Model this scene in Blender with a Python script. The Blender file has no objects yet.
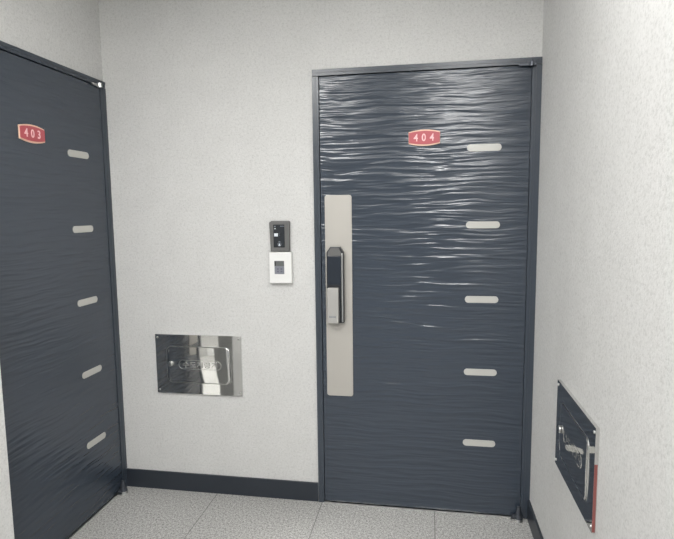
import bpy, bmesh, math
from mathutils import Matrix, Vector

sc = bpy.context.scene
COL = sc.collection
W, L, H = 1.0212, 1.0691, 2.12          # door width, left wall distance, door height (metres)
ROOM_H = 2.62
BASE_H = 0.0985

# ------------------------------------------------------------------ materials
def srgb(r, g, b):
    def f(c):
        c /= 255.0
        return c / 12.92 if c <= 0.04045 else ((c + 0.055) / 1.055) ** 2.4
    return (f(r), f(g), f(b), 1.0)

def mat(name, col, rough=0.5, metal=0.0, spec=0.5, emit=None):
    m = bpy.data.materials.new(name)
    m.use_nodes = True
    b = m.node_tree.nodes['Principled BSDF']
    b.inputs['Base Color'].default_value = col
    b.inputs['Roughness'].default_value = rough
    b.inputs['Metallic'].default_value = metal
    b.inputs['Specular IOR Level'].default_value = spec
    if emit:
        b.inputs['Emission Color'].default_value = emit[0]
        b.inputs['Emission Strength'].default_value = emit[1]
    return m

class NT:
    def __init__(s, m):
        s.t = m.node_tree
        s.b = s.t.nodes['Principled BSDF']
    def n(s, kind, **kw):
        o = s.t.nodes.new(kind)
        for k, v in kw.items():
            if hasattr(o, k): setattr(o, k, v)
            else: o.inputs[k].default_value = v
        return o
    def l(s, a, b): s.t.links.new(a, b)
    def coords(s, scale=(1, 1, 1), kind='Object'):
        c = s.n('ShaderNodeTexCoord'); mp = s.n('ShaderNodeMapping')
        mp.inputs['Scale'].default_value = scale
        s.l(c.outputs[kind], mp.inputs['Vector'])
        return mp.outputs['Vector']
    def ramp(s, src, stops):
        r = s.n('ShaderNodeValToRGB')
        e = r.color_ramp.elements
        while len(e) < len(stops): e.new(0.5)
        for el, (p, c) in zip(e, stops):
            el.position = p
            el.color = c if not isinstance(c, (int, float)) else (c, c, c, 1)
        s.l(src, r.inputs['Fac'])
        return r.outputs['Color']
    def noise(s, v, scale, detail=2, rough=0.5):
        o = s.n('ShaderNodeTexNoise', Scale=scale, Detail=detail, Roughness=rough)
        s.l(v, o.inputs['Vector'])
        return o.outputs['Fac']
    def math(s, op, a, b=None, clamp=False):
        o = s.n('ShaderNodeMath', operation=op, use_clamp=clamp)
        for i, x in enumerate((a, b)):
            if x is None: continue
            if isinstance(x, (int, float)): o.inputs[i].default_value = x
            else: s.l(x, o.inputs[i])
        return o.outputs[0]
    def mix(s, f, a, b, mode='MIX'):
        o = s.n('ShaderNodeMix', data_type='RGBA', blend_type=mode)
        for k, x in ((0, f), (6, a), (7, b)):
            if isinstance(x, (int, float, tuple)): o.inputs[k].default_value = x
            else: s.l(x, o.inputs[k])
        return o.outputs[2]
    def bump(s, h, strength, dist):
        o = s.n('ShaderNodeBump', Strength=strength, Distance=dist)
        s.l(h, o.inputs['Height'])
        s.l(o.outputs['Normal'], s.b.inputs['Normal'])
    def base(s, c): s.l(c, s.b.inputs['Base Color'])

def wall_material():
    m = mat('textured_wall_coating', (0.62, 0.61, 0.59, 1), 0.75, spec=0.25)
    t = NT(m); v = t.coords()
    big = t.noise(v, 9, 3)
    med = t.noise(v, 85, 3, 0.65)
    fine = t.noise(v, 170, 2, 0.65)
    c = t.ramp(med, [(0.34, (0.540, 0.538, 0.525, 1)), (0.46, (0.610, 0.608, 0.594, 1)), (0.66, (0.655, 0.653, 0.640, 1))])
    c = t.mix(0.18, c, t.ramp(fine, [(0.36, (0.40, 0.40, 0.39, 1)), (0.50, (0.635, 0.633, 0.62, 1)), (0.64, (0.68, 0.678, 0.665, 1))]))
    c = t.mix(0.12, c, t.ramp(big, [(0.3, 0.50), (0.7, 0.70)]))
    t.base(c)
    t.bump(t.math('ADD', med, fine), 0.22, 0.003)
    return m

def floor_material():
    m = mat('granite_floor', (0.4, 0.4, 0.38, 1), 0.55, spec=0.35)
    t = NT(m); v = t.coords()
    a = t.noise(v, 95, 3, 0.75)
    b = t.noise(v, 210, 2, 0.65)
    c = t.ramp(a, [(0.38, (0.130, 0.129, 0.124, 1)), (0.47, (0.315, 0.312, 0.300, 1)),
                   (0.53, (0.395, 0.392, 0.378, 1)), (0.62, (0.600, 0.595, 0.575, 1))])
    c = t.mix(0.5, c, t.ramp(b, [(0.38, (0.060, 0.059, 0.057, 1)), (0.48, (0.36, 0.356, 0.342, 1)), (0.60, (0.640, 0.635, 0.615, 1))]))
    # joints between the slabs, 0.56 m apart
    sx = t.n('ShaderNodeSeparateXYZ')
    t.l(t.coords(), sx.inputs[0])
    lines = None
    for out, off in ((0, -0.018), (1, 0.52)):
        p = t.math('PINGPONG', t.math('ADD', sx.outputs[out], off + 0.0), 0.2800)
        k = t.math('LESS_THAN', p, 0.0016)
        lines = k if lines is None else t.math('MAXIMUM', lines, k)
    c = t.mix(lines, c, (0.12, 0.12, 0.115, 1))
    t.base(c)
    t.bump(a, 0.08, 0.002)
    return m

def door_material():
    m = mat('embossed_slate_blue_paint', (0.0355, 0.0470, 0.0650, 1), 0.21, spec=0.72)
    m.node_tree.nodes['Principled BSDF'].inputs['IOR'].default_value = 1.5
    t = NT(m)
    # gentle warp so the ripples run wavy across the leaf
    v = t.coords()
    wob = t.noise(t.coords((2.2, 1, 6)), 1.0, 2)
    sx = t.n('ShaderNodeSeparateXYZ'); t.l(v, sx.inputs[0])
    z2 = t.math('ADD', sx.outputs[2], t.math('MULTIPLY', wob, 0.05))
    cb = t.n('ShaderNodeCombineXYZ')
    t.l(t.math('MULTIPLY', sx.outputs[0], 4.0), cb.inputs[0])
    t.l(t.math('MULTIPLY', z2, 54.0), cb.inputs[2])
    rip = t.noise(cb.outputs[0], 1.0, 1.5, 0.45)
    h = t.ramp(rip, [(0.36, 0.0), (0.80, 1.0)])
    hb = t.n('ShaderNodeRGBToBW'); t.l(h, hb.inputs[0])
    t.bump(hb.outputs[0], 1.0, 0.0031)
    return m

M = {}
M['wall'] = wall_material()
M['ceil'] = mat('white_ceiling_paint', (0.72, 0.72, 0.70, 1), 0.8, spec=0.2)
M['floor'] = floor_material()
M['door'] = door_material()
M['frame'] = mat('slate_blue_frame_paint', (0.0355, 0.0465, 0.0630, 1), 0.30, spec=0.72)
M['base'] = mat('dark_slate_skirting_paint', (0.028, 0.034, 0.044, 1), 0.4, spec=0.4)
M['gap'] = mat('dark_rubber', (0.008, 0.009, 0.011, 1), 0.7)
M['plate'] = mat('satin_beige_steel', (0.47, 0.45, 0.415, 1), 0.5, metal=0.35)
M['strip'] = mat('satin_pale_inlay', (0.52, 0.515, 0.485, 1), 0.45, metal=0.25)
M['steel'] = mat('mirror_steel', (0.70, 0.70, 0.69, 1), 0.045, metal=1.0)
M['satin'] = mat('brushed_steel', (0.62, 0.62, 0.61, 1), 0.28, metal=1.0)
M['lever'] = mat('silver_lever', (0.46, 0.45, 0.43, 1), 0.38, metal=0.45)
M['black'] = mat('lock_black_plastic', (0.018, 0.020, 0.024, 1), 0.32)
M['blackgl'] = mat('lock_black_glass', (0.022, 0.028, 0.038, 1), 0.12)
M['greyd'] = mat('dark_grey_housing', (0.125, 0.125, 0.122, 1), 0.45)
M['screen'] = mat('dark_glass', (0.008, 0.012, 0.018, 1), 0.12)
M['white'] = mat('white_plastic', (0.78, 0.78, 0.765, 1), 0.45)
M['icon'] = mat('pale_print', (0.72, 0.76, 0.80, 1), 0.5)
M['icon2'] = mat('grey_print', (0.20, 0.22, 0.25, 1), 0.5)
M['lcd'] = mat('grey_green_display', (0.115, 0.122, 0.118, 1), 0.3)
M['keys'] = mat('blue_grey_keypad', (0.205, 0.215, 0.250, 1), 0.4)
M['keyd'] = mat('dark_blue_keys', (0.125, 0.130, 0.165, 1), 0.4)
M['red'] = mat('red_plate_enamel', srgb(178, 78, 86), 0.35)
M['cream'] = mat('pale_gold_rim', srgb(226, 190, 168), 0.35)
M['digit'] = mat('pinkish_white_numeral', srgb(240, 196, 198), 0.4)
M['redtape'] = mat('brick_red_paint', srgb(128, 72, 68), 0.5)
M['iron'] = mat('dull_dark_steel', (0.105, 0.115, 0.135, 1), 0.35, metal=0.7)
M['lamp'] = mat('lamp_diffuser', (0.8, 0.8, 0.8, 1), 0.5, emit=((1, 0.985, 0.95, 1), 3.0))

# ------------------------------------------------------------------ mesh helpers
def link(name, bm, material, parent=None, smooth=False):
    bmesh.ops.recalc_face_normals(bm, faces=bm.faces)
    me = bpy.data.meshes.new(name); bm.to_mesh(me); bm.free()
    if smooth:
        for p in me.polygons: p.use_smooth = True
    me.materials.append(material)
    o = bpy.data.objects.new(name, me); COL.objects.link(o)
    if parent is not None: o.parent = parent
    return o

def empty(name, loc=(0, 0, 0), rz=0):
    o = bpy.data.objects.new(name, None); COL.objects.link(o)
    o.location = loc; o.rotation_euler = (0, 0, rz); o.empty_display_size = 0.1
    return o

def tag(o, label=None, cat=None, kind=None, group=None):
    if label: o['label'] = label
    if cat: o['category'] = cat
    if kind: o['kind'] = kind
    if group: o['group'] = group
    return o

def box(bm, x0, x1, y0, y1, z0, z1, bev=0.0):
    vs = [bm.verts.new(p) for p in ((x0,y0,z0),(x1,y0,z0),(x1,y1,z0),(x0,y1,z0),(x0,y0,z1),(x1,y0,z1),(x1,y1,z1),(x0,y1,z1))]
    fs = [bm.faces.new([vs[i] for i in q]) for q in ((0,1,5,4),(1,2,6,5),(2,3,7,6),(3,0,4,7),(4,5,6,7),(3,2,1,0))]
    if bev > 0:
        es = list({e for f in fs for e in f.edges})
        bmesh.ops.bevel(bm, geom=es, offset=bev, segments=2, affect='EDGES', profile=0.5)
    return bm

def rrect(x0, x1, z0, z1, r, seg=6):
    pts = []
    for cx, cz, a in ((x1-r, z0+r, -90), (x1-r, z1-r, 0), (x0+r, z1-r, 90), (x0+r, z0+r, 180)):
        for k in range(seg+1):
            t = math.radians(a + 90*k/seg)
            pts.append((cx + r*math.cos(t), cz + r*math.sin(t)))
    out = []
    for p in pts:
        if not out or (abs(p[0]-out[-1][0]) + abs(p[1]-out[-1][1])) > 1e-6: out.append(p)
    if (abs(out[0][0]-out[-1][0]) + abs(out[0][1]-out[-1][1])) < 1e-6: out.pop()
    return out

def prism(bm, outline, yb, yf, bev=0.0, seg=2):
    """outline in x,z; back at yb, front (towards the viewer, smaller y) at yf, front edge bevelled."""
    b = [bm.verts.new((x, yb, z)) for x, z in outline]
    f = [bm.verts.new((x, yf, z)) for x, z in outline]
    n = len(outline)
    bm.faces.new(b); ff = bm.faces.new(f)
    for i in range(n):
        bm.faces.new((b[i], b[(i+1) % n], f[(i+1) % n], f[i]))
    if bev > 0:
        bmesh.ops.bevel(bm, geom=list(ff.edges), offset=bev, segments=seg, affect='EDGES', profile=0.5)
    return bm

def ring_prism(bm, outer, inner, yb, yf):
    """frame between two outlines with the same vertex count."""
    n = len(outer)
    V = [[bm.verts.new((x, y, z)) for x, z in o] for o in (outer, inner) for y in (yb, yf)]
    ob, of, ib, if_ = V
    for i in range(n):
        j = (i+1) % n
        bm.faces.new((of[i], of[j], if_[j], if_[i]))
        bm.faces.new((ob[i], ob[j], ib[j], ib[i]))
        bm.faces.new((ob[i], ob[j], of[j], of[i]))
        bm.faces.new((ib[i], ib[j], if_[j], if_[i]))
    return bm

def disc(bm, cx, cz, r, yb, yf, seg=20, bev=0.0):
    return prism(bm, [(cx + r*math.cos(2*math.pi*k/seg), cz + r*math.sin(2*math.pi*k/seg)) for k in range(seg)], yb, yf, bev)

def cyl_z(bm, cx, cy, r, z0, z1, seg=20, r2=None):
    r2 = r if r2 is None else r2
    a = [bm.verts.new((cx + r*math.cos(2*math.pi*k/seg), cy + r*math.sin(2*math.pi*k/seg), z0)) for k in range(seg)]
    b = [bm.verts.new((cx + r2*math.cos(2*math.pi*k/seg), cy + r2*math.sin(2*math.pi*k/seg), z1)) for k in range(seg)]
    bm.faces.new(a); bm.faces.new(b)
    for k in range(seg):
        bm.faces.new((a[k], a[(k+1) % seg], b[(k+1) % seg], b[k]))
    return bm

def text_mesh(name, body, size, cx, cz, y, depth, material, parent, sx=1.0, bold=0.0, spacing=1.0, aspect_tilt=0.0):
    cu = bpy.data.curves.new(name, 'FONT')
    cu.body = body; cu.size = size; cu.extrude = depth; cu.offset = bold
    cu.align_x = 'CENTER'; cu.align_y = 'CENTER'; cu.space_character = spacing
    cu.resolution_u = 4
    o = bpy.data.objects.new(name + '_source', cu); COL.objects.link(o)
    dg = bpy.context.evaluated_depsgraph_get(); dg.update()
    me = bpy.data.meshes.new_from_object(o.evaluated_get(dg))
    bpy.data.objects.remove(o)
    xs = [v.co.x for v in me.vertices]; ys = [v.co.y for v in me.vertices]
    mx, my = (min(xs)+max(xs))/2, (min(ys)+max(ys))/2
    for v in me.vertices:
        x, yy, zz = v.co
        v.co = ((x-mx)*sx + cx, y - zz, (yy-my) + cz)
    me.materials.clear(); me.materials.append(material)
    me.name = name
    r = bpy.data.objects.new(name, me); COL.objects.link(r); r.parent = parent
    return r

# ------------------------------------------------------------------ the setting
def struct(name, bm, m):
    return tag(link(name, bm, m), kind='structure')

T = 0.15
NICHE_X, NICHE_Y = -0.828, -1.036        # free corner of the wall that returns beside the left door
REAR = -3.6
b = bmesh.new(); box(b, -L-1.0, W+T, REAR, T, -0.1, 0)
tag(struct('floor', b, M['floor']), 'speckled grey granite slab floor with thin dark joints', 'floor')
b = bmesh.new(); box(b, -L-1.0, W+T, REAR, T, ROOM_H, ROOM_H+0.1)
tag(struct('ceiling', b, M['ceil']), 'white painted ceiling above the landing', 'ceiling')
b = bmesh.new(); box(b, -L-T, 0, 0, T, 0, ROOM_H); box(b, 0, W+T, 0, T, H, ROOM_H)
box(b, 0, W, 0.09, T, 0, H)
tag(struct('wall_back', b, M['wall']), 'pale speckled wall around the front door with the steel hatch', 'wall')
b = bmesh.new(); box(b, W, W+T, REAR, 0, 0, ROOM_H)
tag(struct('wall_right', b, M['wall']), 'pale speckled wall on the right with a steel hatch low down', 'wall')
b = bmesh.new(); box(b, -L-T, -L, NICHE_Y, 0, H, ROOM_H); box(b, -L-T, -L, NICHE_Y, -W, 0, H)
box(b, -L-T, -L-0.09, -W, 0, 0, H)
tag(struct('wall_left', b, M['wall']), 'pale speckled wall over the left blue door', 'wall')
b = bmesh.new(); box(b, NICHE_X-0.105, NICHE_X, REAR, NICHE_Y, 0, ROOM_H)
tag(struct('wall_partition', b, M['wall']), 'white wall end at the left edge in front of the left door', 'wall')

b = bmesh.new(); box(b, -L-1.0, NICHE_X-0.105, REAR-0.1, REAR, 0, ROOM_H)
tag(struct('wall_rear', b, M['wall']), 'pale wall at the far end of the side corridor', 'wall')
b = bmesh.new(); box(b, -L-1.1, -L-1.0, REAR, T, 0, ROOM_H)
tag(struct('wall_side', b, M['wall']), 'pale outer wall of the side corridor', 'wall')

b = bmesh.new(); box(b, -L, -0.003, -0.010, 0, 0, BASE_H, 0.0015)
tag(struct('baseboard_back', b, M['base']), 'dark slate skirting board between the two blue doors', 'skirting board')
b = bmesh.new(); box(b, W-0.010, W, REAR, -0.016, 0, BASE_H, 0.0015)
tag(struct('baseboard_right', b, M['base']), 'dark slate skirting board along the right wall', 'skirting board')

# ------------------------------------------------------------------ the two doors
FACE = -0.010      # front of the frame; leaf front at LEAF
LEAF = -0.006
def make_door(name, number, label, loc, rz, plate_x, hinge_in, hinge_mat):
    d = empty(name, loc, rz)
    tag(d, label, 'door', 'structure')
    # frame: jambs and head with a stepped inner lip
    b = bmesh.new()
    e = 0.0006
    box(b, e, 0.030, FACE, 0.085, 0, H-0.031)
    box(b, W-0.041, W-e, FACE, 0.085, 0, H-0.031)
    box(b, e, W-e, FACE, 0.085, H-0.028, H-e)
    box(b, e, 0.017, FACE-0.002, 0, 0, H-0.031)
    box(b, W-0.024, W-e, FACE-0.002, 0, 0, H-0.031)
    box(b, e, W-e, FACE-0.002, 0, H-0.015, H-e)
    fr = link('door_frame', b, M['frame'], d)
    b = bmesh.new()
    box(b, 0.030, 0.045, 0.012, 0.080, 0, H-0.028); box(b, W-0.056, W-0.041, 0.012, 0.080, 0, H-0.028)
    box(b, 0.030, W-0.041, 0.012, 0.080, H-0.04, H-0.028)
    tag(link('door_seal', b, M['gap'], d), 'black rubber seal in the gap around the leaf')
    b = bmesh.new(); box(b, 0.0325, W-0.0420, LEAF, 0.010, 0.0085, H-0.0325, 0.0012)
    leaf = link('door_leaf', b, M['door'], d)
    b = bmesh.new(); box(b, 0.0305, W-0.0415, FACE-0.004, 0.08, 0.0, 0.0055, 0.001)
    tag(link('threshold', b, M['satin'], d), 'silver metal threshold strip under the leaf')
    # five pale inlays down the hinge side
    for z in (1.7415, 1.396, 1.052, 0.7065, 0.3595):
        b = bmesh.new()
        x1 = W-0.1628; x0 = x1-0.1495
        prism(b, rrect(x0, x1, z-0.0155, z+0.0155, 0.0145, 5), LEAF+0.001, LEAF-0.0022, 0.001)
        tag(link('inlay_strip', b, M['strip'], leaf), 'pale satin inlay strip')
    # tall pale handle plate
    b = bmesh.new(); prism(b, rrect(0.052, 0.1815, 0.561, 1.542, 0.012, 4), LEAF+0.001, LEAF-0.004, 0.0015)
    hp = link('handle_plate', b, M['plate'], d); tag(hp, 'tall pale beige metal plate behind the lock')
    # digital lock: black body, glass front, silver rail and push-pull lever
    pf = LEAF-0.004
    x0, x1, z0, z1 = 0.0625, 0.1445, 0.931, 1.298
    b = bmesh.new()
    prism(b, [(x0+0.001, z0), (x1-0.004, z0), (x1, z0+0.004), (x1, z1-0.026), (x1-0.018, z1), (x0+0.018, z1), (x0, z1-0.026), (x0, z0+0.03)], pf, pf-0.026, 0.003)
    lk = link('door_lock', b, M['black'], d); tag(lk, 'black digital door lock with a silver lever')
    b = bmesh.new()
    prism(b, [(x0+0.006, 1.255), (x1-0.012, 1.255), (x1-0.012, z1-0.026), (x1-0.022, z1-0.006), (x0+0.020, z1-0.006), (x0+0.006, z1-0.026)], pf-0.0258, pf-0.028, 0.001)
    link('lock_cap', b, M['greyd'], lk)
    b = bmesh.new(); prism(b, rrect(x0+0.005, x1-0.014, 1.118, 1.2535, 0.002, 2), pf-0.0258, pf-0.0275, 0.0008)
    link('touch_panel', b, M['blackgl'], lk)
    b = bmesh.new(); prism(b, rrect(x1-0.0105, x1-0.003, z0+0.006, z1-0.03, 0.003, 3), pf-0.0258, pf-0.031, 0.0015)
    tag(link('edge_rail', b, M['satin'], lk), 'slim silver rail along the lock edge')
    b = bmesh.new()
    prism(b, rrect(x0+0.005, x1-0.0225, z0+0.002, 1.104, 0.006, 4), pf-0.0258, pf-0.052, 0.004, 3)
    lv = link('lock_lever', b, M['lever'], lk); tag(lv, 'silver push-pull lever')
    b = bmesh.new()
    for k in range(6):
        xx = x0+0.014+k*0.0057
        box(b, xx, xx+0.0036, pf-0.0527, pf-0.0515, z0+0.030, z0+0.039)
    # numbered enamel plate
    cx, cz, hw = plate_x, 1.7935, 0.0705
    def barrel(hw, he, hm, n=10):
        top = [(cx - hw + 2*hw*k/n, cz + he + (hm-he)*(1-((2*k/n)-1)**2)) for k in range(n+1)]
        return [(x, 2*cz - z) for x, z in top] + top[::-1]
    link_print = link('maker_print', b, M['icon2'], lk); tag(link_print, 'tiny dark print on the lever')
    b = bmesh.new(); prism(b, barrel(hw, 0.0265, 0.0365), LEAF+0.001, LEAF-0.006, 0.0012)
    npl = link('number_plate', b, M['cream'], d); tag(npl, 'red number plate reading %s with pale gold rims' % number)
    b = bmesh.new(); prism(b, barrel(hw-0.0012, 0.0220, 0.0300), LEAF-0.0058, LEAF-0.0075, 0.0006)
    link('red_field', b, M['red'], npl)
    for k, ch in enumerate(number):
        text_mesh('numeral', ch, 0.046, cx + (k-1)*0.036 + (-0.002), cz + 0.001, LEAF-0.008, 0.0012, M['digit'], npl, sx=0.85, bold=0.0006)
    # pivot hinges, top and bottom
    hx = W-0.046-hinge_in
    b = bmesh.new()
    box(b, hx-0.048, hx+0.024, FACE-0.016, FACE-0.0045, H-0.038, H-0.028, 0.0015)
    cyl_z(b, hx+0.004, FACE-0.016, 0.010, H-0.040, H-0.022)
    h1 = link('pivot_hinge', b, M[hinge_mat], d)
    b = bmesh.new(); cyl_z(b, hx+0.004, FACE-0.016, 0.0055, H-0.022, H-0.012, r2=0.003)
    box(b, hx-0.012, hx+0.020, FACE-0.0125, FACE-0.0042, H-0.028, H-0.016, 0.001)
    link('hinge_pin', b, M['iron'], h1)
    b = bmesh.new()
    box(b, hx-0.032, hx+0.020, FACE-0.022, FACE-0.0045, 0.012, 0.024, 0.002)
    cyl_z(b, hx-0.002, FACE-0.022, 0.019, 0.0125, 0.034, r2=0.015)
    cyl_z(b, hx-0.002, FACE-0.020, 0.0125, 0.034, 0.068, r2=0.008)
    h2 = link('pivot_hinge', b, M['iron'], d)
    b = bmesh.new(); cyl_z(b, hx-0.002, FACE-0.022, 0.021, 0.0, 0.0125, r2=0.017)
    box(b, hx-0.040, hx-0.012, FACE-0.030, FACE-0.006, 0.0, 0.010, 0.002)
    link('pivot_base', b, M['satin'], h2)
    return d

make_door('door_1', '404', 'slate blue front door numbered 404 with silver ripple highlights and tall handle plate', (0, 0, 0), 0, 0.518, 0.004, 'iron')
make_door('door_2', '403', 'slate blue door numbered 403 in the left wall, cut by the picture edge', (-L, -W, 0), math.pi/2, 0.491, 0.026, 'satin')

# ------------------------------------------------------------------ steel hatches
def make_hatch(label, loc, rz, w, h, tape=False):
    relief = 0.0003 if tape else 0.0006; rm = M['steel'] if tape else M['satin']
    d = empty('access_hatch', loc, rz)
    tag(d, label, 'hatch', group='steel hatches in the landing walls')
    x0, x1, z0, z1 = -w/2, w/2, -h/2, h/2
    ix0, ix1, iz0, iz1 = x0+0.060, x1-0.056, z0+0.058, z1-0.060
    dep = -0.011
    outer = rrect(x0, x1, z0, z1, 0.002, 5); 
    inner = rrect(ix0, ix1, iz0, iz1, 0.026, 5)
    b = bmesh.new(); ring_prism(b, outer, inner, -0.0005, dep)
    link('cover_frame', b, M['steel'], d)
    b = bmesh.new(); ring_prism(b, rrect(ix0-0.0010, ix1+0.0010, iz0-0.0010, iz1+0.0010, 0.0270, 5), rrect(ix0+0.0012, ix1-0.0012, iz0+0.0012, iz1-0.0012, 0.0252, 5), dep+0.006, dep-0.0010)
    link('rim', b, M['satin'], d)
    # hatch leaf, slightly crowned sheet steel
    g = 0.0028
    b = bmesh.new()
    n, mrows = 24, 10
    lx0, lx1, lz0, lz1, rr = ix0+g, ix1-g, iz0+g, iz1-g, 0.0235
    mz, hz, mx, hx_ = (lz0+lz1)/2, (lz1-lz0)/2, (lx0+lx1)/2, (lx1-lx0)/2
    rows = []
    zs = [mz - hz*math.cos(math.pi*j/28) for j in range(29)]
    for z in zs:
        e = max(0.0, abs(z-mz) - (hz-rr))
        inset = rr - math.sqrt(max(0.0, rr*rr - e*e))
        row = []
        for i in range(n+1):
            x = (lx0+inset) + (lx1-lx0-2*inset)*i/n
            y = dep - 0.0010 - 0.0032*(1-((z-mz)/hz)**2) - 0.0016*(1-((x-mx)/hx_)**2)
            row.append(b.verts.new((x, y, z)))
        rows.append(row)
    for j in range(len(rows)-1):
        for i in range(n):
            q = [rows[j][i], rows[j][i+1], rows[j+1][i+1], rows[j+1][i]]
            try: b.faces.new(q)
            except ValueError: pass
    edge = [e for e in b.edges if len(e.link_faces) == 1]
    ex = bmesh.ops.extrude_edge_only(b, edges=edge)
    for v in [g_ for g_ in ex['geom'] if isinstance(g_, bmesh.types.BMVert)]: v.co.y = -0.003
    leaf = link('hatch_leaf', b, M['steel'], d)
    for p in leaf.data.polygons: p.use_smooth = abs(p.normal.y) > 0.8
    fy = dep-0.0060
    # embossed capsule with lettering
    zc = (iz0+iz1)/2 + 0.002
    ca, cb_ = ix0+0.066, ix1-0.050
    b = bmesh.new()
    ring_prism(b, rrect(ca, cb_, zc-0.0245, zc+0.0245, 0.0244, 8), rrect(ca+0.0022, cb_-0.0022, zc-0.0223, zc+0.0223, 0.0222, 8), fy+0.0015, fy-relief)
    link('embossed_border', b, rm, leaf)
    text_mesh('embossed_lettering', '수도계량기', 0.036, (ca+cb_)/2, zc, fy-0.0002, relief, rm, leaf, sx=1.1, bold=0.0003, spacing=1.12)
    # round key latch
    lx = ix0+0.023
    b = bmesh.new(); disc(b, lx, zc+0.002, 0.0135, fy+0.0005, fy-0.007, 24, 0.003)
    kl = link('key_latch', b, M['satin'], leaf, True)
    b = bmesh.new(); box(b, lx-0.0015, lx+0.0015, fy-0.0078, fy-0.0068, zc-0.005, zc+0.009)
    for sxx, szz in ((-1, 1), (1, 1), (-1, -1), (1, -1)):
        s = bmesh.new()
        disc(s, (x0+0.012) if sxx < 0 else (x1-0.012), (z0+0.016) if szz < 0 else (z1-0.016), 0.0050, dep+0.0005, dep-0.0030, 14, 0.0018)
        link('screw', s, M['satin'], d)
    link('key_slot', b, M['gap'], leaf)
    if tape:
        s = bmesh.new(); box(s, x1-0.002, x1+0.0006, dep+0.0003, -0.0025, z0+0.004, z0+h*0.66)
        # the painted strip wraps the side edge that faces the landing
        tag(link('painted_edge', s, M['redtape'], d), 'reddish painted edge of the cover')
    return d

make_hatch('mirror steel hatch cover on the wall between the blue doors', (-0.6185, 0, 0.6905), 0, 0.463, 0.310)
make_hatch('dark-looking steel hatch cover on the right wall beside door 404', (W, -0.7290, 0.6830), -math.pi/2, 0.449, 0.318, True)

# ------------------------------------------------------------------ intercom and display box
def make_intercom():
    d = empty('intercom_panel', (-0.1700, 0, 1.2735))
    tag(d, 'dark grey intercom panel with black glass front mounted above the white box', 'intercom')
    w, h, dep = 0.0985, 0.1495, -0.022
    b = bmesh.new()
    prism(b, [(-w/2+0.003, 0.001), (w/2-0.002, 0.001), (w/2-0.001, h-0.016), (w/2, h-0.010), (w/2, h-0.004), (w/2-0.008, h), (-w/2+0.010, h), (-w/2-0.002, h-0.008), (-w/2-0.001, h-0.018)], -0.0005, dep, 0.004, 3)
    link('housing', b, M['greyd'], d)
    sx0, sx1, sz0, sz1 = -w/2+0.0195, w/2-0.0235, 0.021, h-0.018
    b = bmesh.new(); prism(b, rrect(sx0, sx1, sz0, sz1, 0.002, 3), dep+0.001, dep-0.0012, 0.0005)
    s = link('glass_front', b, M['screen'], d)
    y = dep-0.0012
    def mark(name, rects, m):
        bb = bmesh.new()
        for (a, c, e, f) in rects: box(bb, sx0+a, sx0+c, y-0.0006, y+0.0003, sz1-f, sz1-e)
        link(name, bb, M[m], s)
    mark('status_icon', [(0.005, 0.012, 0.006, 0.009), (0.005, 0.012, 0.010, 0.0125), (0.005, 0.007, 0.006, 0.0125)], 'icon2')
    mark('status_icon', [(0.005, 0.0125, 0.018, 0.0215)], 'icon')
    mark('printed_word', [(0.034+k*0.0044, 0.0372+k*0.0044, 0.0065, 0.0095) for k in range(5)], 'icon2')
    mark('card_symbol', [(0.004, 0.022, 0.046, 0.057), (0.004, 0.0235, 0.042, 0.046)], 'icon')
    mark('touch_dot', [(0.030, 0.0325, 0.040, 0.0425), (0.030, 0.0325, 0.050, 0.0525)], 'icon2')
    bb = bmesh.new()
    cx, cz = sx0+0.029, sz1-0.096
    ring = [(cx+0.0095*math.cos(t), cz+0.0095*math.sin(t)) for t in [2*math.pi*k/20 for k in range(20)]]
    ring2 = [(cx+0.0078*math.cos(t), cz+0.0078*math.sin(t)) for t in [2*math.pi*k/20 for k in range(20)]]
    ring_prism(bb, ring, ring2, y+0.0003, y-0.0006)
    link('bell_ring', bb, M['icon2'], s)
    bb = bmesh.new()
    prism(bb, [(cx-0.005, cz-0.006), (cx+0.005, cz-0.006), (cx+0.0035, cz-0.001), (cx+0.003, cz+0.003), (cx, cz+0.005), (cx-0.003, cz+0.003), (cx-0.0035, cz-0.001)], y+0.0003, y-0.0006)
    link('bell_symbol', bb, M['icon'], s)
    bb = bmesh.new(); box(bb, cx-0.004, cx+0.005, y-0.0006, y+0.0003, cz+0.0125, cz+0.0155)
    link('bell_caption', bb, M['icon2'], s)
make_intercom()

def make_box():
    d = empty('mounted_display_box', (-0.1680, 0, 1.1200))
    tag(d, 'white square wall box with a small grey display, below the dark intercom panel', 'wall box')
    w, h, dep = 0.1115, 0.1515, -0.026
    b = bmesh.new()
    prism(b, rrect(-w/2, w/2, 0, h, 0.003, 3), -0.0005, dep, 0.0025)
    hs = link('housing', b, M['white'], d)
    x0, x1, z0, z1 = -w/2+0.0265, w/2-0.0365, 0.045, 0.1095
    b = bmesh.new(); prism(b, rrect(x0, x1, z0, z1, 0.001, 2), dep+0.001, dep-0.0010, 0.0004)
    k = link('keypad', b, M['keys'], d)
    b = bmesh.new(); box(b, x0+0.0003, x1-0.0003, dep-0.0018, dep-0.0008, z1-0.025, z1-0.0003, 0.0003)
    s = link('display', b, M['lcd'], d)
    b = bmesh.new(); box(b, x0+0.0005, x0+0.0065, dep-0.0022, dep-0.0016, z1-0.024, z1-0.0015)
    link('display_symbol', b, M['gap'], s)
    for i in range(2):
        for j in range(2):
            b = bmesh.new()
            xx = x0+0.012+i*0.018; zz = z0+0.0125+j*0.0125
            prism(b, rrect(xx, xx+0.0095, zz-0.004, zz+0.004, 0.002, 3), dep-0.0008, dep-0.0020, 0.0005)
            link('key', b, M['keyd'], k)
make_box()

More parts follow.
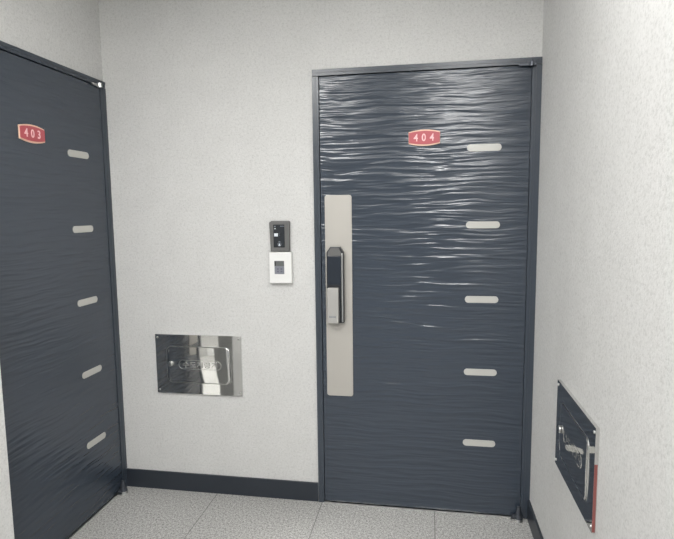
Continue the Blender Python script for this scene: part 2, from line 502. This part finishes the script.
# ------------------------------------------------------------------ ceiling lamp, added lights and daylight
LX, LY = -0.42, -1.78
d = empty('ceiling_light', (0.70, -3.15, ROOM_H)); tag(d, 'added round white ceiling light, unseen at the rear of the landing', 'ceiling light')  # unseen fixture, added as housing for the rear fill
b = bmesh.new(); cyl_z(b, 0, 0, 0.33, -0.045, -0.0005, 48); link('lamp_base', b, M['ceil'], d)
b = bmesh.new(); cyl_z(b, 0, 0, 0.30, -0.075, -0.045, 48, 0.32); link('lamp_diffuser', b, M['lamp'], d)
d = empty('ceiling_light', (LX, LY, ROOM_H)); tag(d, 'large round white ceiling light near the left partition', 'ceiling light')
b = bmesh.new(); cyl_z(b, 0, 0, 0.45, -0.045, -0.0005, 48); link('lamp_base', b, M['ceil'], d)
b = bmesh.new(); cyl_z(b, 0, 0, 0.42, -0.075, -0.045, 48, 0.44); link('lamp_diffuser', b, M['lamp'], d)
BX, BY = 0.81, -1.35
d = empty('added_batten', (BX, BY, ROOM_H)); tag(d, 'added slim white batten light, unseen on the ceiling near door 404', 'ceiling light')  # unseen fixture, invented to throw the ripple streaks on the door
b = bmesh.new(); box(b, -0.21, 0.21, -0.04, 0.04, -0.05, -0.0005, 0.004); link('lamp_body', b, M['ceil'], d)

def area(name, loc, rot, size, power, col=(1, 1, 1), shape='DISK', size_y=None, spread=None):
    l = bpy.data.lights.new(name, 'AREA'); l.shape = shape; l.size = size
    if size_y: l.size_y = size_y
    l.energy = power; l.color = col
    if spread: l.spread = spread
    o = bpy.data.objects.new(name, l); COL.objects.link(o)
    o.location = loc; o.rotation_euler = rot
    return o
area('ceiling_lamp_light', (LX, LY, ROOM_H-0.085), (0, 0, 0), 0.84, 27, (1, 0.992, 0.978))
area('rear_fill_light', (0.70, -3.15, ROOM_H-0.085), (0, 0, 0), 0.60, 50, (1, 0.992, 0.978))  # added fill: lights the back wall head-on and feeds the door streaks
area('batten_streak_light', (BX, BY, ROOM_H-0.056), (0, 0, 0), 0.38, 8.5, (1, 0.992, 0.98), 'RECTANGLE', 0.035)  # added source, shaped long and thin for the door's ripple streaks
area('side_corridor_fill', (-1.75, -1.45, ROOM_H-0.02), (0, 0, 0), 0.4, 120, (1, 0.99, 0.97))  # added unseen lamp: whitens the corridor mirrored in the steel hatch
# daylight entering from the open stairwell behind
w = bpy.data.worlds.new('stairwell_daylight'); sc.world = w
w.use_nodes = True
w.node_tree.nodes['Background'].inputs[0].default_value = (0.94, 0.97, 1.0, 1)
w.node_tree.nodes['Background'].inputs[1].default_value = 0.35

# ------------------------------------------------------------------ camera
Q = (0.5321, -2.5030, 1.4625, 0.1684, -0.1083, 0.0117, 529.71)
def cam_matrix(q):
    R = Matrix.Rotation(q[3], 3, 'Z') @ Matrix.Rotation(q[4], 3, 'X') @ Matrix.Rotation(q[5], 3, 'Y')
    right, fwd, up = R.col[0], R.col[1], R.col[2]
    m = Matrix.Identity(4)
    for i in range(3):
        m[i][0], m[i][1], m[i][2], m[i][3] = right[i], up[i], -fwd[i], q[i]
    return m
cd = bpy.data.cameras.new('camera'); cam = bpy.data.objects.new('camera', cd); COL.objects.link(cam)
cd.sensor_fit = 'HORIZONTAL'; cd.sensor_width = 36; cd.lens = Q[6] / 674 * 36
cd.clip_start = 0.02
cam.matrix_world = cam_matrix(Q)
sc.camera = cam

# ------------------------------------------------------------------ view
sc.view_settings.view_transform = 'Standard'
sc.view_settings.look = 'None'
sc.view_settings.gamma = 1.0
sc.view_settings.use_curve_mapping = False
sc.view_settings.exposure = 0.13
sc.cycles.use_denoising = True
sc.cycles.max_bounces = 8
